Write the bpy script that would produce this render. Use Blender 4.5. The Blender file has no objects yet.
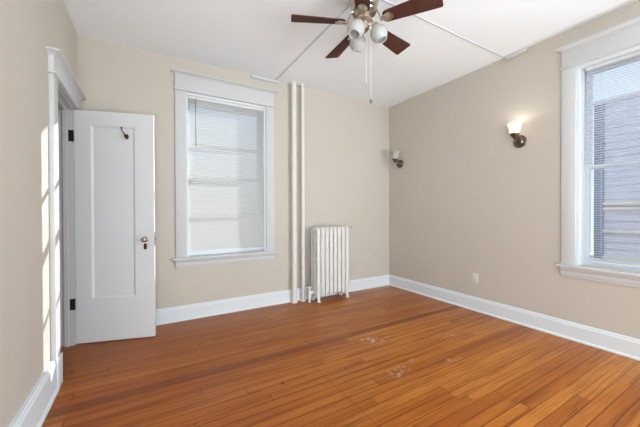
import bpy, bmesh, math, random
from mathutils import Vector, Matrix

random.seed(7)
S = bpy.context.scene
COL = S.collection
PI = math.pi
rad = math.radians

# ------------------------------------------------------------------ room size
XL, XR, YB, YF, H = -0.529, 3.275, 3.439, -2.60, 2.762

# ------------------------------------------------------------------ camera
cd = bpy.data.cameras.new('camera')
cam = bpy.data.objects.new('camera', cd)
COL.objects.link(cam)
cd.sensor_fit = 'HORIZONTAL'
cd.sensor_width = 36.0
cd.lens = 36.0 * 296.18 / 640.0
cd.clip_start = 0.02
yaw, pitch, roll = 0.5315959, -0.0078975, -0.0026974
fw = Vector((math.sin(yaw) * math.cos(pitch), math.cos(yaw) * math.cos(pitch), math.sin(pitch)))
rt = Vector((math.cos(yaw), -math.sin(yaw), 0))
up = rt.cross(fw)
r2 = rt * math.cos(roll) + up * math.sin(roll)
u2 = up * math.cos(roll) - rt * math.sin(roll)
mw = Matrix((r2, u2, -fw)).transposed().to_4x4()
mw.translation = Vector((0, 0, 1.15))
cam.matrix_world = mw
S.camera = cam

# ------------------------------------------------------------------ sky, sun, large lights, exposure
SUN_DIR = Vector((-1.317, -1.0, -0.553)).normalized()      # the way the light travels
world = bpy.data.worlds.new('sky')
S.world = world
world.use_nodes = True
wn, wl = world.node_tree.nodes, world.node_tree.links
wn.clear()
stc = wn.new('ShaderNodeTexCoord')
ssep = wn.new('ShaderNodeSeparateXYZ')
wl.new(stc.outputs['Generated'], ssep.inputs[0])
ramp = wn.new('ShaderNodeValToRGB')
for pos, col in ((0.0, (0.74, 0.84, 0.93, 1)), (0.25, (0.66, 0.82, 0.97, 1)), (1.0, (0.34, 0.54, 0.86, 1))):
    e_ = ramp.color_ramp.elements[0] if pos == 0 else (ramp.color_ramp.elements[1] if pos == 1.0 else ramp.color_ramp.elements.new(pos))
    e_.color = col
    e_.position = pos
wl.new(ssep.outputs['Z'], ramp.inputs[0])
bg = wn.new('ShaderNodeBackground')
bg.inputs['Strength'].default_value = 1.4
wo = wn.new('ShaderNodeOutputWorld')
wl.new(ramp.outputs[0], bg.inputs['Color'])
wl.new(bg.outputs[0], wo.inputs['Surface'])

sl = bpy.data.lights.new('sun', 'SUN')
sl.energy = 11.5
sl.angle = rad(0.53)
sl.color = (1.0, 0.98, 0.96)
so = bpy.data.objects.new('sun', sl)
COL.objects.link(so)
so.rotation_euler = SUN_DIR.to_track_quat('-Z', 'Y').to_euler()
so.location = (6, 8, 6)


def area(name, loc, direction, sx, sy, power, color=(1, 1, 1)):
    l = bpy.data.lights.new(name, 'AREA')
    l.shape = 'RECTANGLE'
    l.size, l.size_y = sx, sy
    l.energy = power
    l.color = color
    o = bpy.data.objects.new(name, l)
    COL.objects.link(o)
    o.location = loc
    o.rotation_euler = Vector(direction).to_track_quat('-Z', 'Z').to_euler()
    return o


# added fill lamps behind the camera
COOL = (0.83, 0.95, 1.0)
area('side_fill', (3.2, -1.2, 1.5), (-1, 0.55, 0.05), 1.6, 1.7, 50, COOL)
area('side_up_fill', (3.2, -1.7, 0.7), (-1, 0.7, 0.35), 1.6, 0.9, 150, COOL)
area('left_up_fill', (-0.45, -1.2, 0.7), (1, 0.55, 0.35), 1.6, 0.9, 84, COOL)
area('bounce_fill', (1.0, -0.9, 0.9), (0, 0.7, 1), 3.0, 1.4, 10, COOL)
area('far_up_fill', (1.2, -2.4, 0.4), (0.05, 1, 0.6), 1.8, 0.8, 7, COOL).data.spread = rad(60)
area('far_fill', (-0.4, -1.4, 1.3), (0.75, 1, 0.0), 1.6, 1.7, 8, COOL).data.spread = rad(70)

vs = S.view_settings
vs.view_transform = 'Standard'
vs.look = 'None'
vs.gamma = 1.0
vs.use_curve_mapping = False
vs.exposure = -0.02


# ------------------------------------------------------------------ materials
def srgb(r, g, b):
    f = lambda c: (c / 255 / 12.92) if c / 255 <= 0.04045 else ((c / 255 + 0.055) / 1.055) ** 2.4
    return (f(r), f(g), f(b), 1.0)


def mat(name, color, rough=0.5, metal=0.0, spec=0.5, noise=0.0, nscale=20.0, bump=0.0, bscale=200.0,
        coat=0.0, emit=0.0, emit_color=None):
    m = bpy.data.materials.new(name)
    m.use_nodes = True
    nt = m.node_tree
    b = nt.nodes['Principled BSDF']
    b.inputs['Base Color'].default_value = color
    b.inputs['Roughness'].default_value = rough
    b.inputs['Metallic'].default_value = metal
    b.inputs['Specular IOR Level'].default_value = spec
    b.inputs['Coat Weight'].default_value = coat
    if emit:
        b.inputs['Emission Color'].default_value = emit_color or color
        b.inputs['Emission Strength'].default_value = emit
    tc = nt.nodes.new('ShaderNodeTexCoord')
    if noise:
        n = nt.nodes.new('ShaderNodeTexNoise')
        n.inputs['Scale'].default_value = nscale
        n.inputs['Detail'].default_value = 4
        nt.links.new(tc.outputs['Object'], n.inputs['Vector'])
        r = nt.nodes.new('ShaderNodeMapRange')
        r.inputs['From Min'].default_value = 0.3
        r.inputs['From Max'].default_value = 0.7
        r.inputs['To Min'].default_value = 1 - noise
        r.inputs['To Max'].default_value = 1 + noise
        nt.links.new(n.outputs['Fac'], r.inputs['Value'])
        mx = nt.nodes.new('ShaderNodeVectorMath')
        mx.operation = 'SCALE'
        mx.inputs[0].default_value = color[:3]
        nt.links.new(r.outputs[0], mx.inputs['Scale'])
        nt.links.new(mx.outputs[0], b.inputs['Base Color'])
    if bump:
        n2 = nt.nodes.new('ShaderNodeTexNoise')
        n2.inputs['Scale'].default_value = bscale
        n2.inputs['Detail'].default_value = 3
        nt.links.new(tc.outputs['Object'], n2.inputs['Vector'])
        bp = nt.nodes.new('ShaderNodeBump')
        bp.inputs['Strength'].default_value = bump
        bp.inputs['Distance'].default_value = 0.002
        nt.links.new(n2.outputs['Fac'], bp.inputs['Height'])
        nt.links.new(bp.outputs[0], b.inputs['Normal'])
    return m


def glass_mat(name, tint=(1, 1, 1, 1), gloss=0.06):
    m = bpy.data.materials.new(name)
    m.use_nodes = True
    nt = m.node_tree
    nt.nodes.clear()
    t = nt.nodes.new('ShaderNodeBsdfTransparent')
    t.inputs['Color'].default_value = tint
    g = nt.nodes.new('ShaderNodeBsdfGlossy')
    g.inputs['Roughness'].default_value = 0.02
    mx = nt.nodes.new('ShaderNodeMixShader')
    mx.inputs['Fac'].default_value = gloss
    o = nt.nodes.new('ShaderNodeOutputMaterial')
    nt.links.new(t.outputs[0], mx.inputs[1])
    nt.links.new(g.outputs[0], mx.inputs[2])
    nt.links.new(mx.outputs[0], o.inputs['Surface'])
    return m


def translucent_mat(name, color, trans=0.3, rough=0.4, emit=0.0, emit_color=(1, 1, 1, 1)):
    m = bpy.data.materials.new(name)
    m.use_nodes = True
    nt = m.node_tree
    b = nt.nodes['Principled BSDF']
    b.inputs['Base Color'].default_value = color
    b.inputs['Roughness'].default_value = rough
    if emit:
        b.inputs['Emission Color'].default_value = emit_color
        b.inputs['Emission Strength'].default_value = emit
    t = nt.nodes.new('ShaderNodeBsdfTranslucent')
    t.inputs['Color'].default_value = color
    mx = nt.nodes.new('ShaderNodeMixShader')
    mx.inputs['Fac'].default_value = trans
    o = nt.nodes['Material Output']
    nt.links.new(b.outputs[0], mx.inputs[1])
    nt.links.new(t.outputs[0], mx.inputs[2])
    nt.links.new(mx.outputs[0], o.inputs['Surface'])
    return m


def floor_mat():
    m = bpy.data.materials.new('pine_floor_boards')
    m.use_nodes = True
    nt = m.node_tree
    N, L = nt.nodes, nt.links
    b = N['Principled BSDF']
    tc = N.new('ShaderNodeTexCoord')
    sep = N.new('ShaderNodeSeparateXYZ')
    L.new(tc.outputs['Object'], sep.inputs[0])

    def M(op, a, c=None, d=None):
        n = N.new('ShaderNodeMath')
        n.operation = op
        for i, v in enumerate((a, c, d)):
            if v is None:
                continue
            if isinstance(v, (int, float)):
                n.inputs[i].default_value = v
            else:
                L.new(v, n.inputs[i])
        return n.outputs[0]

    def wnoise(*xyz):
        c = N.new('ShaderNodeCombineXYZ')
        for i, v in enumerate(xyz):
            if isinstance(v, (int, float)):
                c.inputs[i].default_value = v
            else:
                L.new(v, c.inputs[i])
        w = N.new('ShaderNodeTexWhiteNoise')
        L.new(c.outputs[0], w.inputs['Vector'])
        return w.outputs['Value']

    def noise(x, y, scale, detail=4.0, rough=0.5, z=0.0):
        c = N.new('ShaderNodeCombineXYZ')
        for i, v in enumerate((x, y, z)):
            if isinstance(v, (int, float)):
                c.inputs[i].default_value = v
            else:
                L.new(v, c.inputs[i])
        n = N.new('ShaderNodeTexNoise')
        n.inputs['Scale'].default_value = scale
        n.inputs['Detail'].default_value = detail
        n.inputs['Roughness'].default_value = rough
        L.new(c.outputs[0], n.inputs['Vector'])
        return n.outputs['Fac']

    def smooth(v, a, c):
        r = N.new('ShaderNodeMapRange')
        r.interpolation_type = 'SMOOTHSTEP'
        r.inputs['From Min'].default_value = a
        r.inputs['From Max'].default_value = c
        L.new(v, r.inputs['Value'])
        return r.outputs[0]

    def mixc(f, a, c):
        n = N.new('ShaderNodeMix')
        n.data_type = 'RGBA'
        if isinstance(f, (int, float)):
            n.inputs[0].default_value = f
        else:
            L.new(f, n.inputs[0])
        for i, v in ((6, a), (7, c)):
            if isinstance(v, tuple):
                n.inputs[i].default_value = v
            else:
                L.new(v, n.inputs[i])
        return n.outputs[2]

    W = 0.0705
    x, y = sep.outputs['X'], sep.outputs['Y']
    row_f = M('DIVIDE', y, W)
    row = M('FLOOR', row_f)
    fy = M('SUBTRACT', row_f, row)
    ro = wnoise(row, 3.7)
    ln = M('MULTIPLY_ADD', wnoise(row, 9.1), 1.6, 1.5)
    xs = M('DIVIDE', M('MULTIPLY_ADD', ro, 5.0, x), ln)
    seg = M('FLOOR', xs)
    fx = M('MULTIPLY', M('SUBTRACT', xs, seg), ln)
    pid = wnoise(row, seg, 1.3)
    pid2 = wnoise(row, seg, 5.9)
    # grain drawn out along the board, shifted from board to board
    gx = M('MULTIPLY_ADD', pid, 31.0, x)
    g1 = noise(M('MULTIPLY', gx, 1.6), M('MULTIPLY', y, 55.0), 1.0, 5.0, 0.65)
    g2 = noise(M('MULTIPLY', gx, 5.0), M('MULTIPLY', y, 260.0), 1.0, 3.0, 0.6, 4.0)
    blotch = noise(x, y, 2.2, 3.0)
    streak = noise(M('MULTIPLY', gx, 0.55), M('MULTIPLY', y, 17.0), 1.0, 3.0, 0.55, 7.0)
    c = mixc(pid, srgb(176, 102, 32), srgb(198, 126, 50))
    # darker and redder towards the doorway on the left
    left_tone = M('ADD', smooth(M('MULTIPLY_ADD', blotch, 0.8, x), 2.6, -0.2), 0.0)
    c = mixc(M('MULTIPLY', left_tone, 0.62), c, srgb(156, 76, 18))
    c = mixc(M('MULTIPLY', smooth(pid2, 0.72, 1.0), 0.40), c, srgb(138, 60, 12))
    c = mixc(M('MULTIPLY', smooth(g1, 0.45, 0.68), 0.85), c, srgb(138, 68, 16))
    c = mixc(M('MULTIPLY', smooth(g2, 0.5, 0.75), 0.4), c, srgb(112, 52, 16))
    c = mixc(M('MULTIPLY', smooth(blotch, 0.45, 0.7), 0.35), c, srgb(158, 82, 34))
    c = mixc(M('MULTIPLY', smooth(streak, 0.50, 0.72), 0.6), c, srgb(118, 54, 14))
    c = mixc(M('MULTIPLY', smooth(streak, 0.46, 0.28), 0.3), c, srgb(206, 136, 62))
    # one dark replacement board
    dk = M('COMPARE', row, 31.0, 0.5)
    c = mixc(M('MULTIPLY', dk, 0.55), c, srgb(92, 38, 18))
    # knots
    v = N.new('ShaderNodeTexVoronoi')
    v.inputs['Scale'].default_value = 3.4
    L.new(tc.outputs['Object'], v.inputs['Vector'])
    c = mixc(M('MULTIPLY', smooth(v.outputs['Distance'], 0.060, 0.020), 0.85), c, srgb(62, 26, 12))
    # scuffs where the varnish has worn to grey
    sn = noise(x, y, 16.0, 3.0, 0.6, 2.0)
    for (px, py, rr) in ((1.70, 2.05, 0.10), (1.78, 2.02, 0.08), (1.86, 1.99, 0.06), (2.46, 1.75, 0.06), (1.53, 1.53, 0.08), (1.62, 1.55, 0.06),
                         (2.03, 1.45, 0.05), (1.76, 1.6, 0.04)):
        dx = M('SUBTRACT', x, px)
        dy = M('SUBTRACT', y, py)
        d = M('SQRT', M('ADD', M('MULTIPLY', dx, dx), M('MULTIPLY', dy, dy)))
        f = M('MULTIPLY', smooth(d, rr, rr * 0.4), smooth(sn, 0.47, 0.60))
        c = mixc(M('MULTIPLY', f, 0.62), c, srgb(180, 168, 158))
    # seams between boards, butt joints, one straight line of joints
    e1 = M('MINIMUM', fy, M('SUBTRACT', 1.0, fy))
    gapw = M('MULTIPLY_ADD', wnoise(row, 2.2), 0.022, 0.018)
    seam = M('LESS_THAN', e1, gapw)
    joint = M('LESS_THAN', fx, 0.004)
    jl = M('MULTIPLY', M('LESS_THAN', M('ABSOLUTE', M('SUBTRACT', x, 1.065)), 0.0012),
           M('LESS_THAN', M('ABSOLUTE', M('SUBTRACT', y, 1.55)), 0.46))
    gap = M('MAXIMUM', seam, M('MAXIMUM', joint, jl))
    c = mixc(M('MULTIPLY', gap, 0.85), c, srgb(58, 24, 12))
    L.new(c, b.inputs['Base Color'])
    rg = M('MULTIPLY_ADD', g1, 0.16, 0.22)
    L.new(rg, b.inputs['Roughness'])
    b.inputs['Specular IOR Level'].default_value = 0.2
    hgt = M('SUBTRACT', M('MULTIPLY', g1, 0.25), gap)
    # each board lies a touch off level
    bp = N.new('ShaderNodeBump')
    bp.inputs['Strength'].default_value = 0.35
    bp.inputs['Distance'].default_value = 0.002
    L.new(hgt, bp.inputs['Height'])
    L.new(bp.outputs[0], b.inputs['Normal'])
    return m


def siding_mat():
    return mat('pale_siding', srgb(228, 228, 236), 0.6, noise=0.05, nscale=4)


MT = {
    'wall': mat('beige_wall_paint', srgb(204, 196, 186), 0.75, spec=0.25, noise=0.012, nscale=2.5, bump=0.08, bscale=120),
    'ceil': mat('ceiling_paint', srgb(244, 248, 252), 0.8, spec=0.2, noise=0.01, nscale=1.5, bump=0.06, bscale=60),
    'base': mat('white_baseboard_paint', srgb(226, 232, 238), 0.55, spec=0.2, noise=0.006, nscale=6),
    'jamb': mat('grey_jamb', srgb(196, 196, 198), 0.5, spec=0.3, noise=0.01, nscale=8),  # door jamb, greyer than the casings around it
    'trim': mat('white_gloss_trim', srgb(209, 210, 212), 0.6, spec=0.15, noise=0.008, nscale=6),
    'door': mat('white_door_paint', srgb(221, 222, 225), 0.55, spec=0.2, noise=0.01, nscale=5),
    'floor': floor_mat(),
    'radiator': mat('grey_white_radiator_enamel', srgb(224, 223, 220), 0.45, spec=0.4, noise=0.02, nscale=18, bump=0.1, bscale=90),
    'pipe': mat('cream_pipe_paint', srgb(230, 227, 222), 0.45, spec=0.4, noise=0.02, nscale=10),
    'valve': mat('white_valve_paint', srgb(232, 231, 228), 0.35, spec=0.5, noise=0.02, nscale=30),
    'blade': mat('walnut_blade', srgb(80, 49, 41), 0.6, spec=0.12, noise=0.16, nscale=9),
    'nickel': mat('brushed_nickel', srgb(196, 184, 168), 0.28, metal=1.0, noise=0.05, nscale=40),
    'dark_nickel': mat('antique_nickel', srgb(128, 116, 102), 0.3, metal=1.0, noise=0.2, nscale=60),
    'dark': mat('black_iron', srgb(34, 30, 28), 0.5, metal=0.6, noise=0.1, nscale=50),
    'bronze': mat('dark_bronze', srgb(92, 58, 42), 0.35, metal=0.9, noise=0.15, nscale=70),
    'knob': mat('pewter_knob', srgb(170, 160, 148), 0.18, metal=0.9, noise=0.1, nscale=60),
    'frost': translucent_mat('frosted_glass_shade', srgb(222, 224, 221), 0.45, 0.12),
    'frost_lit': translucent_mat('lit_frosted_glass', srgb(250, 244, 232), 0.4, 0.3, 0.1, srgb(255, 248, 236)),
    'frost_dim': translucent_mat('unlit_sconce_glass', srgb(222, 216, 206), 0.35, 0.3),
    'bulb': mat('glowing_bulb', srgb(255, 240, 215), 0.4, emit=3.0),
    'slat': translucent_mat('white_vinyl_slat', srgb(206, 205, 202), 0.08, 0.45),
    'rail': mat('white_blind_rail', srgb(228, 229, 230), 0.5, spec=0.3, noise=0.005, nscale=10),
    'slat_open': translucent_mat('white_open_slat', srgb(244, 245, 246), 0.2, 0.45),
    'cord': mat('white_cord', srgb(225, 225, 222), 0.7),
    'wand': mat('clear_grey_wand', srgb(150, 150, 148), 0.25, noise=0.05, nscale=30),
    'pane': glass_mat('window_glass', (0.97, 0.98, 0.985, 1), 0.04),
    'reveal': mat('grey_outer_frame', srgb(140, 150, 164), 0.7, noise=0.08, nscale=14),
    'plastic': mat('white_plastic', srgb(226, 222, 214), 0.35, noise=0.01, nscale=20),
    'slot': mat('dark_slot', srgb(60, 56, 52), 0.6, noise=0.05, nscale=40),
    'siding': siding_mat(),
    'tanboard': mat('tan_board', srgb(250, 241, 224), 0.6, noise=0.06, nscale=8),
    'houseboard': mat('blue_grey_board', srgb(150, 160, 176), 0.6, noise=0.05, nscale=6),
    'roof': mat('grey_shingle', srgb(110, 112, 118), 0.8, noise=0.15, nscale=12),
    'shutter': mat('house_window_glass', srgb(120, 136, 158), 0.15, noise=0.05, nscale=3),
    'ground': mat('pale_ground', srgb(170, 170, 168), 0.9, noise=0.08, nscale=1.2),
    'thread': mat('wall_stain', srgb(140, 124, 108), 0.8, noise=0.1, nscale=60),
}


# ------------------------------------------------------------------ geometry helpers
class MB:
    def __init__(self, M=None):
        self.bm = bmesh.new()
        self.M = M or Matrix()

    def v(self, p):
        return self.bm.verts.new(self.M @ Vector(p))

    def face(self, vs):
        try:
            return self.bm.faces.new(vs)
        except ValueError:
            return None

    def box(self, x0, x1, y0, y1, z0, z1, bev=0.0, seg=2):
        vs = [self.v((x, y, z)) for x in (x0, x1) for y in (y0, y1) for z in (z0, z1)]
        idx = [(0, 1, 3, 2), (4, 6, 7, 5), (0, 4, 5, 1), (2, 3, 7, 6), (0, 2, 6, 4), (1, 5, 7, 3)]
        fs = [self.face([vs[i] for i in f]) for f in idx]
        if bev:
            es = list({e for f in fs for e in f.edges})
            bmesh.ops.bevel(self.bm, geom=es, offset=bev, segments=seg, affect='EDGES', profile=0.5)

    def prism(self, poly, axis, a, b):
        """poly of 2-D points run along an axis from a to b"""
        def P(q, t):
            return {'x': (t, q[0], q[1]), 'y': (q[0], t, q[1]), 'z': (q[0], q[1], t)}[axis]
        A = [self.v(P(q, a)) for q in poly]
        B = [self.v(P(q, b)) for q in poly]
        n = len(poly)
        for i in range(n):
            self.face([A[i], A[(i + 1) % n], B[(i + 1) % n], B[i]])
        self.face(A[::-1])
        self.face(B)

    def lathe(self, prof, seg=32, M=None, cap=True):
        M = M or Matrix()
        rings = []
        for r, z in prof:
            if r < 1e-6:
                rings.append([self.v(M @ Vector((0, 0, z)))])
            else:
                rings.append([self.v(M @ Vector((r * math.cos(2 * PI * k / seg), r * math.sin(2 * PI * k / seg), z)))
                              for k in range(seg)])
        for A, B in zip(rings, rings[1:]):
            if len(A) == 1 and len(B) == 1:
                continue
            for k in range(seg):
                k2 = (k + 1) % seg
                if len(A) == 1:
                    self.face([A[0], B[k], B[k2]])
                elif len(B) == 1:
                    self.face([A[k], A[k2], B[0]])
                else:
                    self.face([A[k], A[k2], B[k2], B[k]])
        if cap:
            for R in (rings[0], rings[-1]):
                if len(R) > 2:
                    self.face(R)

    def tube(self, pts, r, seg=12, flat=(1.0, 1.0), cap=True):
        pts = [Vector(p) for p in pts]
        rr = r if isinstance(r, (list, tuple)) else [r] * len(pts)
        rings = []
        up = None
        for i, p in enumerate(pts):
            t = (pts[min(i + 1, len(pts) - 1)] - pts[max(i - 1, 0)]).normalized()
            if up is None:
                up = Vector((0, 0, 1)) if abs(t.z) < 0.9 else Vector((0, 1, 0))
            a = t.cross(up).normalized()
            bb = a.cross(t).normalized()
            up = bb
            rings.append([self.v(p + a * (rr[i] * flat[0] * math.cos(2 * PI * k / seg)) +
                                 bb * (rr[i] * flat[1] * math.sin(2 * PI * k / seg))) for k in range(seg)])
        for A, B in zip(rings, rings[1:]):
            for k in range(seg):
                k2 = (k + 1) % seg
                self.face([A[k], A[k2], B[k2], B[k]])
        if cap:
            self.face(rings[0])
            self.face(rings[-1])

    def sphere(self, c, r, seg=16, sc=(1, 1, 1)):
        n = seg // 2
        prof = [(r * math.sin(PI * i / n), -r * math.cos(PI * i / n)) for i in range(n + 1)]
        prof[0] = (0, -r)
        prof[-1] = (0, r)
        self.lathe(prof, seg, Matrix.Translation(c) @ Matrix.Diagonal((*sc, 1)))

    def build(self, name, m, parent=None, smooth=35, kind=None):
        bm = self.bm
        bmesh.ops.recalc_face_normals(bm, faces=bm.faces[:])
        me = bpy.data.meshes.new(name)
        bm.to_mesh(me)
        bm.free()
        me.materials.append(m)
        if smooth:
            for p in me.polygons:
                p.use_smooth = True
            me.set_sharp_from_angle(angle=rad(smooth))
        o = bpy.data.objects.new(name, me)
        COL.objects.link(o)
        if parent:
            o.parent = parent
        if kind:
            o['kind'] = kind
        return o


def tag(o, label=None, cat=None, group=None, kind=None):
    if label:
        o['label'] = label
    if cat:
        o['category'] = cat
    if group:
        o['group'] = group
    if kind:
        o['kind'] = kind
    return o


def empty(name, loc=(0, 0, 0), rz=0.0):
    o = bpy.data.objects.new(name, None)
    o.empty_display_size = 0.1
    COL.objects.link(o)
    o.location = loc
    o.rotation_euler = (0, 0, rz)
    return o


def kids(o):
    return [c for c in bpy.data.objects if c.parent == o]


def copy_tree(o, parent=None):
    c = o.copy()
    COL.objects.link(c)
    if parent:
        c.parent = parent
    for ch in kids(o):
        copy_tree(ch, c)
    return c


def arc(cx, cy, r, a0, a1, n):
    return [(cx + r * math.cos(a0 + (a1 - a0) * i / n), cy + r * math.sin(a0 + (a1 - a0) * i / n)) for i in range(n + 1)]


# ------------------------------------------------------------------ room shell
WIN_HW = 0.438                      # half width of a window opening
WZ0, WZ1 = 0.67, 2.405             # opening height
WBX = 0.815                        # centre of the back window
WRY = 0.664                         # centre of the right window
TH = 0.24
DY0, DY1, DZ = 2.61, 3.275, 2.034   # doorway in the left wall
LT = 0.14

m = MB()
m.box(XL - 1.0, XR + TH, YF - 0.1, YB + TH, -0.1, 0.0)
tag(m.build('floor', MT['floor'], smooth=0), 'worn varnished orange brown pine board floor', 'floor', kind='structure')
m = MB()
m.box(XL - 1.0, XR + TH, YF - 0.1, YB + TH, H, H + 0.12)
tag(m.build('ceiling', MT['ceil'], smooth=0), 'flat white painted ceiling', 'ceiling', kind='structure')

m = MB()
a, b = WBX - WIN_HW, WBX + WIN_HW
m.box(XL - 1.0, a, YB, YB + TH, 0, H)
m.box(b, XR + TH, YB, YB + TH, 0, H)
m.box(a, b, YB, YB + TH, 0, WZ0)
m.box(a, b, YB, YB + TH, WZ1, H)
tag(m.build('wall_back', MT['wall'], smooth=0), 'beige back wall holding the closed blind window', 'wall', kind='structure')
m = MB()
a, b = WRY - WIN_HW, WRY + WIN_HW
m.box(XR, XR + TH, YF, a, 0, H)
m.box(XR, XR + TH, b, YB, 0, H)
m.box(XR, XR + TH, a, b, 0, WZ0)
m.box(XR, XR + TH, a, b, WZ1, H)
tag(m.build('wall_right', MT['wall'], smooth=0), 'beige right wall with two sconces', 'wall', kind='structure')
m = MB()
m.box(XL - LT, XL, YF, DY0, 0, H)
m.box(XL - LT, XL, DY1, YB, 0, H)
m.box(XL - LT, XL, DY0, DY1, DZ, H)
tag(m.build('wall_left', MT['wall'], smooth=0), 'beige left wall pierced by the narrow doorway', 'wall', kind='structure')
m = MB()
m.box(XL - LT, XR + TH, YF - 0.1, YF, 0, H)
m.build('wall_front', MT['wall'], smooth=0, kind='structure')
m = MB()                            # closet behind the doorway
m.box(XL - 1.0, XL - 0.95, 2.0, YB, 0, H)
m.box(XL - 0.95, XL - LT, 2.0, 2.05, 0, H)
m.build('wall_closet', MT['wall'], smooth=0, kind='structure')


def base_profile(t=0.020, h=0.155):
    # (distance out from wall, height)
    return [(0, 0), (t + 0.012, 0), (t + 0.012, 0.008), (t + 0.006, 0.018), (t, 0.020), (t, h - 0.028), (t - 0.006, h - 0.018),
            (t - 0.006, h - 0.010), (t - 0.012, h), (0, h)]


m = MB()
m.prism([(YB - q[0], q[1]) for q in base_profile()], 'x', XL, XR)
tag(m.build('baseboard_back', MT['base'], smooth=25), 'white baseboard along the back wall', 'baseboard', kind='structure')
m = MB()
m.prism([(XR - q[0], q[1]) for q in base_profile()], 'y', YF, YB)
tag(m.build('baseboard_right', MT['base'], smooth=25), 'white baseboard along the right wall', 'baseboard', kind='structure')
m = MB()
m.prism([(XL + q[0], q[1]) for q in base_profile(0.028, 0.20)], 'y', YF, 2.49)
tag(m.build('baseboard_left', MT['base'], smooth=25), 'tall white baseboard running up to the door casing', 'baseboard', kind='structure')


def crown_pts(z0, z1, base, out):
    """profile (out, z) of the flared cap on a header board"""
    return [(0, z0), (base, z0), (base + 0.004, z0 + 0.006), (base + (out - base) * 0.35, z0 + (z1 - z0) * 0.40),
            (out - 0.008, z1 - 0.014), (out, z1 - 0.012), (out, z1), (0, z1)]


def flared_cap(mb, x0, x1, z0, z1, base, out):
    """cap running along local x on the plane y=0, out towards -y, returned at both ends"""
    pr = crown_pts(z0, z1, base, out)
    rows = []
    for o, z in pr[1:-1]:
        e = o - base
        rows.append([mb.v((x0 - e, 0, z)), mb.v((x0 - e, -o, z)), mb.v((x1 + e, -o, z)), mb.v((x1 + e, 0, z))])
    for A, B in zip(rows, rows[1:]):
        for k in range(3):
            mb.face([A[k], A[k + 1], B[k + 1], B[k]])
        mb.face([A[3], A[0], B[0], B[3]])
    mb.face(rows[0])
    mb.face(rows[-1])


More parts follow.
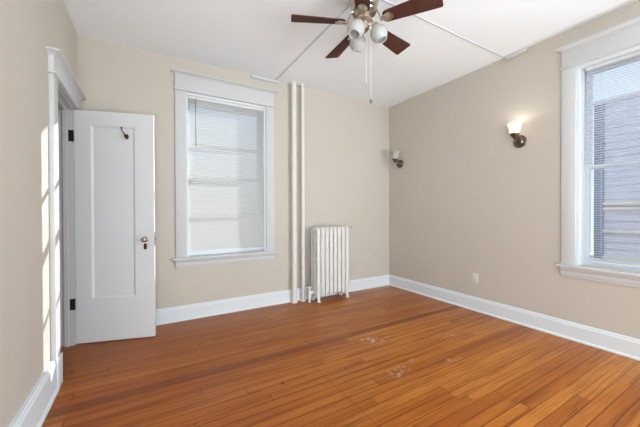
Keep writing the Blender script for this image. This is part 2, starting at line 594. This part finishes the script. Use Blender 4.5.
# ------------------------------------------------------------------ windows
def make_window(name, label, loc, rz, outer_mat, muntin, deep=0.012):
    """local x along the wall, y outwards (room is -y), z up; origin on the wall face at floor level"""
    t = empty(name, loc, rz)
    tag(t, label, 'window', kind='structure')
    w = WIN_HW
    cw = 0.109
    for s in (-1, 1):
        q = MB()
        x0, x1 = sorted((s * (w + 0.005), s * (w + cw)))
        q.box(x0, x1, -0.022, 0, WZ0 - 0.005, WZ1 + 0.014, 0.003)
        q.build('side_casing', MT['trim'], t)
    q = MB()
    q.box(-w - cw, w + cw, -0.024, 0, WZ1 + 0.030, WZ1 + 0.177, 0.002)
    q.build('head_board', MT['trim'], t)
    q = MB()
    q.box(-w - cw - 0.014, w + cw + 0.014, -0.036, 0, WZ1 + 0.014, WZ1 + 0.030, 0.006, 3)
    q.build('head_bead', MT['trim'], t)
    q = MB()
    flared_cap(q, -w - cw, w + cw, WZ1 + 0.177, WZ1 + 0.210, 0.024, 0.062)
    q.build('head_cap', MT['trim'], t, 25)
    q = MB()
    q.box(-w - cw - 0.036, w + cw + 0.036, -0.062, 0.05, WZ0 - 0.030, WZ0 - 0.004, 0.009, 3)
    q.build('stool', MT['trim'], t)
    q = MB()
    z1 = WZ0 - 0.030
    q.prism([(0, z1), (-0.040, z1), (-0.038, z1 - 0.016), (-0.026, z1 - 0.030), (-0.024, z1 - 0.060), (-0.018, z1 - 0.066),
             (-0.016, z1 - 0.082), (0, z1 - 0.086)], 'x', -w - cw, w + cw)
    q.build('apron', MT['trim'], t, 25)
    # inner jamb lining
    q = MB()
    q.box(-w - 0.004, -w + 0.014, -0.004, 0.15, WZ0 - 0.004, WZ1 + 0.014)
    q.box(w - 0.014, w + 0.004, -0.004, 0.15, WZ0 - 0.004, WZ1 + 0.014)
    q.box(-w + 0.014, w - 0.014, -0.004, 0.15, WZ1 - 0.014, WZ1 + 0.014)
    q.box(-w + 0.014, w - 0.014, 0.05, 0.15, WZ0 - 0.02, WZ0 + 0.004)
    # parting stops
    q.box(-w + 0.014, -w + 0.026, 0.066, 0.078, WZ0 + 0.004, WZ1 - 0.014)
    q.box(w - 0.026, w - 0.014, 0.066, 0.078, WZ0 + 0.004, WZ1 - 0.014)
    q.build('jamb', MT['base'], t)
    # outer reveal
    q = MB()
    q.box(-w - 0.004, -w + 0.006, 0.151, TH + deep, WZ0 - 0.02, WZ1 + 0.01)
    q.box(w - 0.006, w + 0.004, 0.151, TH + deep, WZ0 - 0.02, WZ1 + 0.01)
    q.box(-w, w, 0.151, TH + 0.012, WZ1 - (0.050 if muntin else 0.004), WZ1 + 0.01)
    q.box(-w - 0.05, w + 0.05, 0.151, TH + deep + 0.05, WZ0 - 0.06, WZ0 - 0.004)
    q.build('outer_frame', outer_mat, t)
    zm = 1.530
    xs = w - 0.015
    for nm, y0, y1, z0, z1, rb, rtop in (('lower_sash', 0.079, 0.112, WZ0 + 0.004, zm + 0.016, 0.062, 0.034),
                                         ('upper_sash', 0.114, 0.147, zm - 0.016, WZ1 - 0.014, 0.034, 0.046)):
        f = MB()
        st = 0.046
        f.box(-xs, -xs + st, y0, y1, z0, z1, 0.002, 1)
        f.box(xs - st, xs, y0, y1, z0, z1, 0.002, 1)
        f.box(-xs + st, xs - st, y0, y1, z0, z0 + rb, 0.002, 1)
        f.box(-xs + st, xs - st, y0, y1, z1 - rtop, z1, 0.002, 1)
        s = f.build(nm, MT['base'], t)
        yc = (y0 + y1) / 2
        g = MB()
        g.box(-xs + st - 0.004, xs - st + 0.004, yc - 0.002, yc + 0.002, z0 + rb - 0.004, z1 - rtop + 0.004)
        g.build('pane', MT['pane'], s, 0)
        if muntin:
            zc = 1.890 if nm == 'upper_sash' else 1.112
            g = MB()
            g.box(-xs + st, xs - st, y0 + 0.004, y1 - 0.004, zc - 0.012, zc + 0.012, 0.002, 1)
            g.build('muntin', MT['trim'], s)
    lk = MB()
    lk.box(-0.03, 0.03, 0.100, 0.112, zm + 0.016, zm + 0.024, 0.002, 1)
    lk.box(-0.008, 0.03, 0.084, 0.104, zm + 0.024, zm + 0.034, 0.002, 1)
    lk.build('sash_lock', MT['trim'], t)
    return t


make_window('window_1', 'white framed window in the back wall between the open door and the pipes', (WBX, YB, 0), 0, MT['trim'], True)
make_window('window_2', 'white framed window at the right edge with a neighbouring house outside', (XR, WRY, 0), -PI / 2, MT['base'], False, 0.012)


def make_blind(name, label, loc, rz, tilt, wand_x, side_gap=0.018):
    t = empty(name, loc, rz)
    tag(t, label, 'blind', 'horizontal slat blinds on the windows')
    w = WIN_HW - side_gap
    zt = WZ1 - 0.016
    zb = WZ0 + 0.040
    q = MB()
    q.box(-w, w, -0.013, 0.013, zt - 0.026, zt, 0.002, 1)
    q.build('head_rail', MT['rail'], t)
    q = MB()
    pitch_ = 0.0205
    z = zt - 0.032
    c, s = math.cos(tilt), math.sin(tilt)
    D = 0.0125
    while z > zb + 0.016:
        jt = random.uniform(-0.02, 0.02)
        cc, ss = math.cos(tilt + jt), math.sin(tilt + jt)
        rows = []
        for k in range(5):
            u = -1 + k * 0.5
            crown = 0.0018 * (1 - u * u)
            y = u * D * cc - crown * ss
            zz = z + u * D * ss + crown * cc
            rows.append((q.v((-w, y, zz)), q.v((w, y, zz))))
        for A, B in zip(rows, rows[1:]):
            q.face([A[0], A[1], B[1], B[0]])
        z -= pitch_
    q.build('slats', MT['slat' if wand_x is not None else 'slat_open'], t, 60)
    q = MB()
    q.box(-w, w, -0.011, 0.011, zb - 0.008, zb + 0.008, 0.003, 2)
    q.build('bottom_rail', MT['rail'], t)
    for x in (-w + 0.10, 0.0, w - 0.10):
        q = MB()
        for y in (-0.0135, 0.0135):
            q.tube([(x, y, zt - 0.026), (x, y, zb + 0.008)], 0.0007, 5)
        q.build('ladder_cord', MT['cord'], t)
    if wand_x is not None:
        q = MB()
        q.tube([(wand_x, -0.015, zt - 0.02), (wand_x, -0.022, zt - 0.035), (wand_x, -0.024, zt - 0.06), (wand_x, -0.024, 1.87)], 0.0045, 8)
        q.tube([(wand_x, -0.024, 1.872), (wand_x, -0.024, 1.855)], 0.006, 8)
        q.build('tilt_wand', MT['wand'], t)
    return t


make_blind('window_blind', 'white slat blind hanging closed and sunlit in the back window', (WBX, YB + 0.016, 0), 0, rad(51), -0.345)
make_blind('window_blind', 'white slat blind hanging open with sky and house showing in the right window', (XR + 0.050, WRY, 0), -PI / 2, rad(-2), None, 0.046)

# ------------------------------------------------------------------ doorway and open door
CW = 0.115
tr = empty('trim_1', (XL, DY0, 0), rad(90))   # local x = +world y, local -y = into the room
tag(tr, 'white casing and flared header round the narrow doorway', 'door frame', kind='structure')
OW = DY1 - DY0
q = MB()
q.box(-CW, -0.002, -0.027, 0, 0, DZ, 0.004)
q.build('side_casing', MT['trim'], tr)
q = MB()
q.box(OW + 0.012, OW + CW, -0.027, 0, 0, DZ, 0.004)
q.build('side_casing', MT['trim'], tr)
q = MB()
q.box(-CW - 0.005, OW + CW + 0.005, -0.029, 0, DZ + 0.012, DZ + 0.112, 0.002)
q.build('head_board', MT['trim'], tr)
q = MB()
q.box(-CW - 0.016, OW + CW + 0.016, -0.042, 0, DZ, DZ + 0.012, 0.005, 3)
q.build('head_bead', MT['trim'], tr)
q = MB()
flared_cap(q, -CW, OW + CW, DZ + 0.112, DZ + 0.148, 0.029, 0.068)
q.build('head_cap', MT['trim'], tr, 25)
q = MB()
q.box(-CW, -0.002, -0.038, -0.026, 0, 0.20, 0.003)
q.build('plinth_block', MT['base'], tr)
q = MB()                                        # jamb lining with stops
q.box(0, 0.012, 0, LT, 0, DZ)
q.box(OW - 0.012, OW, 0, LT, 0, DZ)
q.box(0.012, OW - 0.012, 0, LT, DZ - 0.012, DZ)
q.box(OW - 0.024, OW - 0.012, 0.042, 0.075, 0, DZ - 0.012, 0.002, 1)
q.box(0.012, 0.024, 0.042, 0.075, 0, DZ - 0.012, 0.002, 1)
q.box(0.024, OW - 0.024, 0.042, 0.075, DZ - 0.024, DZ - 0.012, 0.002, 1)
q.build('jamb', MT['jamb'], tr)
q = MB()                                        # inner casing seen through the opening
q.box(0, OW, 0.06, 0.10, 0.0, 0.006)
q.build('threshold', MT['floor'], tr)

# the door leaf: local x along the leaf from the hinge, local -y is the face towards the camera
DW, DT, DH0, DH1 = 0.615, 0.036, 0.008, 2.030
leaf = empty('door_1', (XL + 0.002, 3.272, 0), math.atan2(-0.172, 0.597))
tag(leaf, 'white one panel door standing open beside the doorway with hook and knob', 'door', kind='structure')
px0, px1, pz0, pz1 = 0.122, 0.462, 0.388, 1.905
q = MB()
q.box(0, px0, 0, DT, DH0, DH1)
q.box(px1, DW, 0, DT, DH0, DH1)
q.box(px0, px1, 0, DT, DH0, pz0)
q.box(px0, px1, 0, DT, pz1, DH1)
q.build('frame', MT['door'], leaf, 0)
q = MB()
q.box(px0, px1, 0.012, DT - 0.012, pz0, pz1)
q.build('panel', MT['door'], leaf, 0)
q = MB()                                        # moulding round the panel, both faces
for ys in (0, 1):
    Y = lambda d: d if ys == 0 else DT - d
    o = [(px0, pz0), (px1, pz0), (px1, pz1), (px0, pz1)]
    rings = []
    for ins, d in ((0, 0.0005), (0.004, 0.004), (0.010, 0.006), (0.014, 0.012)):
        rings.append([q.v((x + (ins if x == px0 else -ins), Y(d), z + (ins if z == pz0 else -ins))) for x, z in o])
    for A, B in zip(rings, rings[1:]):
        for k in range(4):
            q.face([A[k], A[(k + 1) % 4], B[(k + 1) % 4], B[k]])
q.build('panel_moulding', MT['door'], leaf, 0)
LEAF_INV = (Matrix.Translation((XL + 0.002, 3.272, 0)) @ Matrix.Rotation(math.atan2(-0.172, 0.597), 4, 'Z')).inverted()
for z in (1.80, 0.355):
    q = MB()
    q.tube([(-0.006, -0.007, z - 0.045), (-0.006, -0.007, z + 0.045)], 0.007, 10)
    q.sphere((-0.006, -0.007, z + 0.049), 0.006, 8)
    q.sphere((-0.006, -0.007, z - 0.049), 0.006, 8)
    q.box(-0.0035, -0.0005, -0.006, 0.030, z - 0.045, z + 0.045)
    q.M = LEAF_INV                              # the plate let into the jamb
    q.box(XL - 0.036, XL - 0.004, DY1 - 0.0135, DY1 - 0.0115, z - 0.048, z + 0.048)
    h_ = q.build('hinge', MT['dark'], leaf)
    h_['label'] = 'black butt hinge'
KX, KZ = 0.543, 0.899
RX = Matrix.Rotation(PI / 2, 4, 'X')             # lathe axis z -> -y (out of the face)
for side in (0, 1):
    Mx = Matrix.Translation((KX, 0, KZ)) @ RX if side == 0 else Matrix.Translation((KX, DT, KZ)) @ Matrix.Rotation(-PI / 2, 4, 'X')
    q = MB()
    q.lathe([(0, 0), (0.025, 0.0), (0.025, 0.003), (0.019, 0.006), (0.010, 0.008), (0.009, 0.026), (0.012, 0.030), (0.019, 0.035),
             (0.023, 0.043), (0.022, 0.051), (0.017, 0.057), (0.008, 0.060), (0, 0.0605)], 24, Mx)
    kb = q.build('knob', MT['knob'], leaf)
    if side == 0:
        kb['label'] = 'round pewter knob'
q = MB()
q.prism([(KX - 0.013, KZ - 0.083), (KX - 0.008, KZ - 0.092), (KX + 0.008, KZ - 0.092), (KX + 0.013, KZ - 0.083), (KX + 0.013, KZ - 0.046),
         (KX + 0.008, KZ - 0.038), (KX - 0.008, KZ - 0.038), (KX - 0.013, KZ - 0.046)], 'y', -0.004, 0.0)
kp = q.build('keyhole_plate', MT['bronze'], leaf)
q = MB()
q.box(DW - 0.001, DW + 0.0015, 0.008, 0.028, KZ - 0.06, KZ + 0.06, 0.0006, 1)
q.box(DW + 0.0015, DW + 0.008, 0.011, 0.024, KZ - 0.012, KZ + 0.012, 0.002, 1)
q.build('latch', MT['dark_nickel'], leaf)
hx, hz = 0.396, 1.828
q = MB()
q.lathe([(0, 0), (0.017, 0), (0.016, 0.003), (0.010, 0.005), (0, 0.006)], 16, Matrix.Translation((hx, 0.012, hz - 0.006)) @ RX @ Matrix.Diagonal((1, 1.4, 1, 1)))
q.tube([(hx, 0.008, hz + 0.002), (hx - 0.002, -0.014, hz + 0.006), (hx - 0.010, -0.034, hz + 0.018), (hx - 0.020, -0.044, hz + 0.040), (hx - 0.022, -0.045, hz + 0.055)], [0.006, 0.005, 0.0045, 0.004, 0.004], 10)
q.sphere((hx - 0.022, -0.045, hz + 0.059), 0.008, 10)
q.tube([(hx, 0.008, hz - 0.014), (hx, -0.014, hz - 0.022), (hx, -0.028, hz - 0.020), (hx, -0.034, hz - 0.008)], [0.006, 0.005, 0.0045, 0.004], 10)
q.sphere((hx, -0.034, hz - 0.004), 0.0075, 10)
hk = q.build('coat_hook', MT['bronze'], leaf)
hk['label'] = 'dark bronze double coat hook'

# ------------------------------------------------------------------ heating pipes
def riser(x, r, label):
    t = empty('heating_pipe', (x, YB - 0.064, 0))
    tag(t, label, 'pipe', 'floor to ceiling heating pipes')
    q = MB()
    q.tube([(0, 0, 0.0), (0, 0, 1.0), (0, 0, 2.0), (0, 0, H - 0.001)], r, 28)
    q.build('pipe', MT['pipe'], t)
    q = MB()
    q.lathe([(r + 0.001, H - 0.014), (r + 0.010, H - 0.012), (r + 0.016, H - 0.001), (r + 0.001, H - 0.001)], 28, cap=False)
    q.build('ceiling_collar', MT['pipe'], t)
    q = MB()
    q.lathe([(r + 0.001, 0.010), (r + 0.007, 0.009), (r + 0.012, 0.001), (r + 0.001, 0.001)], 28, cap=False)
    q.build('floor_collar', MT['pipe'], t)


riser(1.606, 0.031, 'cream painted vertical pipe nearer the back window, left one of the pair')
riser(1.732, 0.022, 'cream painted vertical pipe nearer the radiator, right one of the pair')

# ------------------------------------------------------------------ radiator
NX, PX0, PITCH = 8, 1.836, 0.0625
RY0, RY1 = 3.196, 3.372
ryc = (RY0 + RY1) / 2
rz_ = 0.922
rad_t = empty('radiator', (PX0 + NX * PITCH / 2, ryc, 0))
tag(rad_t, 'grey white cast iron column radiator standing against the back wall beside the pipes', 'radiator')
hw = (RY1 - RY0) / 2


def section_mesh(foot):
    q = MB()
    ct = 0.0275                                  # half thickness along x
    # three columns
    for yy, ry in ((-hw + 0.016, 0.016), (0, 0.011), (hw - 0.016, 0.016)):
        pts = [(0, yy, 0.115), (0, yy, 0.20), (0, yy, 0.5), (0, yy, 0.82), (0, yy, 0.910)]
        q.tube(pts, 1.0, 14, (ct, ry))
    # rounded top loop and bottom loop
    top = [(0, -hw + 0.020, 0.880)]
    n = 10
    for k in range(n + 1):
        a_ = PI - PI * k / n
        y = (hw - 0.022) * math.cos(a_)
        z = 0.897 + 0.034 * max(0.0, math.sin(a_)) ** 0.6
        top.append((0, y, z))
    top.append((0, hw - 0.020, 0.880))
    q.tube(top, 1.0, 14, (0.0275, 0.022))
    q.tube([(0, -hw + 0.016, 0.122), (0, -hw * 0.4, 0.112), (0, hw * 0.4, 0.112), (0, hw - 0.016, 0.122)], 1.0, 14, (0.0265, 0.032))
    # web across the middle
    q.tube([(0, -hw + 0.03, 0.525), (0, hw - 0.03, 0.525)], 1.0, 12, (0.018, 0.020))
    # hubs joining the sections
    for z in (0.903, 0.122):
        q.tube([(-PITCH / 2, 0, z), (PITCH / 2, 0, z)], 0.026, 16)
    return q


first = None
for k in range(NX):
    if first is None:
        s = section_mesh(False).build('section', MT['radiator'], rad_t, 50)
        first = s
    else:
        s = first.copy()
        COL.objects.link(s)
    s.location.x = (k - NX / 2 + 0.5) * PITCH
for k in (0, NX - 1):
    for sy in (-1, 1):
        q = MB()
        q.tube([(0, sy * (hw - 0.034), 0.11), (0, sy * (hw - 0.024), 0.06), (0, sy * (hw - 0.014), 0.022), (0, sy * (hw - 0.008), 0.001)],
               [0.034, 0.024, 0.018, 0.026], 12)
        f = q.build('foot', MT['radiator'], rad_t, 50)
        f.location.x = (k - NX / 2 + 0.5) * PITCH
for sx in (-1, 1):                               # end plugs
    for z in ((0.903,) if sx < 0 else (0.903, 0.122)):
        q = MB()
        q.tube([(sx * NX * PITCH / 2, 0, z), (sx * (NX * PITCH / 2 + 0.008), 0, z)], 0.020, 6)
        q.build('end_plug', MT['radiator'], rad_t)
q = MB()                                         # supply valve
vx = -NX * PITCH / 2 - 0.062
vy = 0.0
q.tube([(vx, vy, 0), (vx, vy, 0.055)], 0.016, 14)
q.tube([(vx, vy, 0.055), (vx, vy, 0.075)], 0.024, 6)
q.tube([(vx, vy, 0.075), (vx, vy, 0.12), (vx, vy, 0.150)], [0.021, 0.024, 0.018], 16)
q.tube([(vx, vy, 0.118), (vx + 0.03, vy, 0.122), (vx + 0.063, vy, 0.122)], 0.018, 14)
q.tube([(vx + 0.026, vy, 0.1215), (vx + 0.046, vy, 0.122)], 0.025, 6)
q.tube([(vx, vy, 0.150), (vx, vy, 0.163)], 0.019, 6)
vb = q.build('supply_valve', MT['valve'], rad_t, 40)
q = MB()
q.tube([(vx, vy, 0.163), (vx, vy, 0.178)], 0.007, 10)
q.lathe([(0, 0.178), (0.024, 0.178), (0.029, 0.184), (0.029, 0.196), (0.022, 0.202), (0, 0.203)], 12, Matrix.Translation((vx, vy, 0)))
q.build('handle', MT['valve'], vb, 40)
q = MB()
ax = NX * PITCH / 2
q.tube([(ax, 0, 0.62), (ax + 0.014, 0, 0.62)], 0.006, 8)
q.tube([(ax + 0.014, 0, 0.60), (ax + 0.014, 0, 0.64)], 0.010, 12)
q.build('air_vent', MT['radiator'], rad_t, 40)

# ------------------------------------------------------------------ nail in the wall by the radiator
q = MB()
q.lathe([(0, 0), (0.003, 0), (0.003, 0.016), (0.006, 0.017), (0.006, 0.019), (0, 0.020)], 10, RX)
n_ = q.build('wall_nail', MT['dark'])
n_.location = (2.529, YB, 0.922)
tag(n_, 'small dark nail head in the back wall just above the radiator', 'nail')

# ------------------------------------------------------------------ ceiling cable channels
FX, FY = 1.385, 1.710
cz = H - 0.012
t = empty('cable_channel', (FX, YB, H))
tag(t, 'white cable channel on the ceiling from the fan to the back wall', 'cable channel', 'white surface cable channels')
q = MB()
q.box(-0.007, 0.007, FY + 0.14 - YB, -0.001, -0.008, 0.0, 0.003)
q.build('ceiling_run', MT['trim'], t)
q = MB()
q.box(1.075 - FX, 1.425 - FX, -0.028, -0.0005, -0.036, -0.0005, 0.006)
q.build('wall_run', MT['trim'], t)
t = empty('cable_channel', (XR, FY, H))
tag(t, 'white cable channel on the ceiling from the fan to the right wall', 'cable channel', 'white surface cable channels')
q = MB()
q.box(FX + 0.14 - XR, -0.001, -0.007, 0.007, -0.008, 0.0, 0.003)
q.build('ceiling_run', MT['trim'], t)
q = MB()
q.box(-0.034, -0.0005, 1.495 - FY, 1.70 - FY, -0.034, -0.0005, 0.006)
q.build('junction_box', MT['trim'], t)

# ------------------------------------------------------------------ ceiling fan
fan = empty('ceiling_fan', (FX, FY, H))
tag(fan, 'five blade brown ceiling fan with nickel motor and frosted glass shades', 'ceiling fan')
q = MB()
q.lathe([(0, 0), (0.125, 0.0), (0.128, -0.012), (0.120, -0.030), (0.112, -0.060), (0.104, -0.095), (0.096, -0.118), (0.082, -0.132), (0.078, -0.136), (0, -0.136)], 40)
q.build('motor_housing', MT['nickel'], fan)
q = MB()
q.lathe([(0, -0.1365), (0.076, -0.1365), (0.078, -0.142), (0.078, -0.152), (0.074, -0.156), (0, -0.156)], 36)
q.build('dark_ring', MT['dark'], fan)
q = MB()
q.lathe([(0, -0.1565), (0.088, -0.1565), (0.090, -0.162), (0.084, -0.170), (0.060, -0.174), (0.050, -0.182), (0.050, -0.206), (0.056, -0.212), (0.056, -0.222),
         (0.044, -0.232), (0.034, -0.240), (0.030, -0.262), (0.036, -0.270), (0.034, -0.288), (0.022, -0.300), (0.010, -0.306), (0.008, -0.314), (0, -0.316)], 32)
q.build('switch_housing', MT['nickel'], fan)

BZ = 2.522 - H
R0, R1 = 0.140, 0.532
pts = []
cr = 0.014
wr, wt = 0.048, 0.068
pts = arc(R0 + 0.035, -wr + 0.035, 0.035, PI, 1.5 * PI, 6)
pts += arc(R1 - cr, -wt + cr, cr, 1.5 * PI, 2 * PI, 6)
pts += arc(R1 - cr, wt - cr, cr, 0, PI / 2, 6)
pts += arc(R0 + 0.035, wr - 0.035, 0.035, PI / 2, PI, 6)
for k in range(5):
    th = rad(156.07 - 72 * k)
    RM = Matrix.Rotation(th, 4, 'Z')
    PM = RM @ Matrix.Translation((0, 0, BZ)) @ Matrix.Rotation(rad(-15), 4, 'X')
    q = MB(PM)
    q.prism(pts, 'z', -0.003, 0.003)
    bl = q.build('blade', MT['blade'], fan, 30)
    q = MB(RM)
    q.tube([(0.070, 0, -0.166), (0.095, 0, -0.172), (0.110, 0, -0.200), (0.128, 0, BZ - 0.014), (0.160, 0, BZ - 0.010)],
           [0.012, 0.010, 0.010, 0.011, 0.012], 10, (1.3, 0.6))
    q.M = PM
    q.prism([(0.132, -0.012)] + arc(0.180, 0, 0.036, -0.75 * PI, 0.75 * PI, 14) + [(0.132, 0.012)], 'z', -0.010, -0.0035)
    for sy in (-0.018, 0.018):
        q.lathe([(0, -0.0125), (0.005, -0.0120), (0.006, -0.0100), (0, -0.0100)], 8, Matrix.Translation((0.185, sy, 0)))
    q.build('blade_bracket', MT['nickel'], bl, 40)

shade_prof = [(0.020, 0.0), (0.024, -0.005), (0.038, -0.016), (0.053, -0.034), (0.061, -0.056), (0.061, -0.076), (0.054, -0.096), (0.044, -0.110), (0.038, -0.116), (0.040, -0.122)]
inner = [(r - 0.003, z) for r, z in shade_prof[::-1]]
for k, adeg in enumerate((-11, 109, 229)):
    th = rad(adeg - 30.46)
    RM = Matrix.Rotation(th, 4, 'Z')
    tiltM = Matrix.Rotation(rad(-24), 4, 'Y')
    q = MB(RM)
    q.tube([(0.030, 0, -0.252), (0.050, 0, -0.250), (0.066, 0, -0.250), (0.076, 0, -0.260)], 0.010, 10)
    q.M = RM @ Matrix.Translation((0.078, 0, -0.260)) @ tiltM
    q.lathe([(0, 0.012), (0.018, 0.010), (0.024, 0.0), (0.025, -0.014), (0.0225, -0.014), (0.0, -0.012)], 20)
    ar = q.build('lamp_arm', MT['nickel'], fan, 40)
    q = MB(RM @ Matrix.Translation((0.078, 0, -0.268)) @ tiltM)
    q.lathe(shade_prof + inner, 28, cap=False)
    q.build('glass_shade', MT['frost'], ar, 50)
    q = MB(RM @ Matrix.Translation((0.078, 0, -0.260)) @ tiltM)
    q.sphere((0, 0, -0.058), 0.026, 14)
    q.tube([(0, 0, -0.006), (0, 0, -0.04)], 0.013, 12)
    q.build('bulb', MT['plastic'], ar, 50)

for (dx, dy, zl, pend) in ((0.041, -0.026, 1.972 - H, True), (0.012, -0.006, 2.085 - H, False)):
    q = MB()
    q.tube([(dx, dy, -0.225), (dx, dy, zl)], 0.0016, 6)
    ch = q.build('pull_chain', MT['cord'], fan)
    if pend:
        q = MB()
        q.lathe([(0, 0.004), (0.003, 0.002), (0.004, -0.006), (0.008, -0.018), (0.008, -0.028), (0.004, -0.036), (0, -0.037)], 14, Matrix.Translation((dx, dy, zl)))
        q.build('pendant', MT['dark_nickel'], ch)
    else:
        q = MB()
        q.sphere((dx, dy, zl - 0.004), 0.005, 10)
        q.build('pendant', MT['nickel'], ch)


# ------------------------------------------------------------------ wall sconces
def make_sconce(loc, label):
    t = empty('wall_sconce', loc, -PI / 2)       # local -y points into the room
    tag(t, label, 'wall lamp', 'wall sconces on the right wall')
    q = MB()
    q.lathe([(0, 0), (0.062, 0), (0.064, 0.004), (0.060, 0.009), (0.050, 0.011), (0.048, 0.016), (0.038, 0.019), (0.034, 0.025), (0.020, 0.030), (0, 0.032)], 32, RX)
    q.build('backplate', MT['dark_nickel'], t, 30)
    q = MB()
    pa = []
    for k in range(22):                          # scroll on the plate, then the arm out to the cup
        a_ = -PI * 1.6 + k / 21 * PI * 2.0
        rr = 0.016 + 0.026 * k / 21
        pa.append((rr * math.cos(a_), -0.034 - 0.020 * k / 21, rr * math.sin(a_) - 0.004))
    lx, ly, lz = pa[-1]
    pa += [(lx * 0.8, -0.066, lz + 0.004), (lx * 0.45, -0.075, lz - 0.004), (0.004, -0.095, lz + 0.0), (0, -0.103, lz + 0.018), (0, -0.104, 0.036)]
    q.tube(pa, 0.0095, 10)
    q.build('scroll_arm', MT['dark_nickel'], t, 50)
    q = MB()
    q.lathe([(0, 0.020), (0.012, 0.020), (0.024, 0.034), (0.040, 0.056), (0.044, 0.066), (0.038, 0.067), (0, 0.054)], 24, Matrix.Translation((0, -0.104, 0)))
    q.lathe([(0, 0.002), (0.006, 0.004), (0.011, 0.012), (0.006, 0.020), (0, 0.021)], 16, Matrix.Translation((0, -0.104, 0)))
    q.build('cup', MT['dark_nickel'], t, 40)
    return t


prof = [(0.034, 0.056), (0.040, 0.062), (0.046, 0.085), (0.049, 0.115), (0.054, 0.142), (0.066, 0.162), (0.080, 0.174)]
innp = [(r - 0.003, z + 0.001) for r, z in prof[::-1]]


def sconce_shade(t, m_, lit):
    q = MB(Matrix.Translation((0, -0.104, 0)))
    q.lathe(prof + innp, 32, cap=False)
    sh = q.build('glass_shade', m_, t, 50)
    q = MB(Matrix.Translation((0, -0.104, 0)))
    q.tube([(0, 0, 0.055), (0, 0, 0.078)], 0.012, 12)
    q.sphere((0, 0, 0.100), 0.022, 14, (1, 1, 1.2))
    q.build('bulb', MT['bulb'] if lit else MT['plastic'], t, 50)


s1 = make_sconce((XR, 1.565, 1.850), 'lit nickel wall sconce glowing between the fan and the right window')
s2 = copy_tree(s1)
s2.location = (XR, 3.205, 1.850)
s2['label'] = 'unlit nickel wall sconce near the back corner of the room'
sconce_shade(s1, MT['frost_lit'], True)
sconce_shade(s2, MT['frost_dim'], False)
pl = bpy.data.lights.new('sconce_lamp', 'POINT')
pl.energy = 0.6
pl.shadow_soft_size = 0.035
pl.color = (1.0, 0.95, 0.87)
po = bpy.data.objects.new('sconce_lamp', pl)
COL.objects.link(po)
po.location = (XR - 0.104, 1.565, 1.850 + 0.158)

# ------------------------------------------------------------------ wall socket
t = empty('wall_outlet', (XR, 2.033, 0.372), -PI / 2)
tag(t, 'white double wall outlet low on the right wall', 'outlet')
q = MB()
q.box(-0.036, 0.036, -0.006, 0, -0.058, 0.058, 0.0025, 2)
q.build('cover_plate', MT['plastic'], t)
for z in (0.021, -0.021):
    q = MB()
    q.prism(arc(0, z, 0.0165, 0, 2 * PI * 15 / 16, 15), 'y', -0.0078, -0.0055)
    sk = q.build('socket', MT['plastic'], t)
    q = MB()
    q.box(-0.0075, -0.0045, -0.0084, -0.0076, z - 0.003, z + 0.007)
    q.box(0.0045, 0.0075, -0.0084, -0.0076, z - 0.003, z + 0.006)
    q.tube([(0, -0.0076, z - 0.009), (0, -0.0084, z - 0.009)], 0.003, 8)
    q.build('slot', MT['slot'], sk)

# ------------------------------------------------------------------ outside
q = MB()
q.box(-30, 40, -30, 45, -1.3, -1.2)
tag(q.build('ground', MT['ground'], smooth=0), 'pale ground outside the windows', 'ground', kind='structure')

HX, HY0, HY1, HZ = 6.5, -6.0, 1.94, 2.90
hs = empty('neighbour_house', (HX, HY1, -1.2))
tag(hs, 'pale grey sided house with tan boards seen through the right window', 'house')
q = MB()
z0 = 0.0
zt = HZ + 1.2
lap = 0.115
n = int(zt / lap)
q.box(0.0, 5.0, HY0 - HY1, 0.0, 0.0, zt)
for k in range(n):
    z = k * lap
    q.prism([(-0.002, z), (-0.022, z), (-0.004, z + lap), (-0.002, z + lap)], 'y', HY0 - HY1, -0.11)
q.build('siding', MT['siding'], hs, 0)
q = MB()
q.box(-0.034, 0.10, -0.11, 0.012, 0.0, zt - 0.01)
q.build('corner_board', MT['houseboard'], hs, 0)
for zc, hh in ((1.262, 0.024), (1.180, 0.020), (0.815, 0.022), (0.385, 0.026)):
    q = MB()
    q.box(-0.075, -0.020, HY0 - HY1, -0.112, zc + 1.2 - hh, zc + 1.2 + hh, 0.004, 1)
    q.build('trim_board', MT['tanboard'], hs)
q = MB()
q.box(-0.05, 5.05, HY0 - HY1 - 0.05, 0.05, zt, zt + 0.06, 0.006, 1)
q.build('roof', MT['siding'], hs)
q = MB()                                        # unseen block added to keep the sun off the right window
q.box(-1.0, -0.1, 0.4, 2.2, 0.0, 5.5)
q.box(-0.1, 0.4, 0.05, 2.2, 0.0, 1.6)
q.build('sun_blocker', MT['siding'], hs, 0)
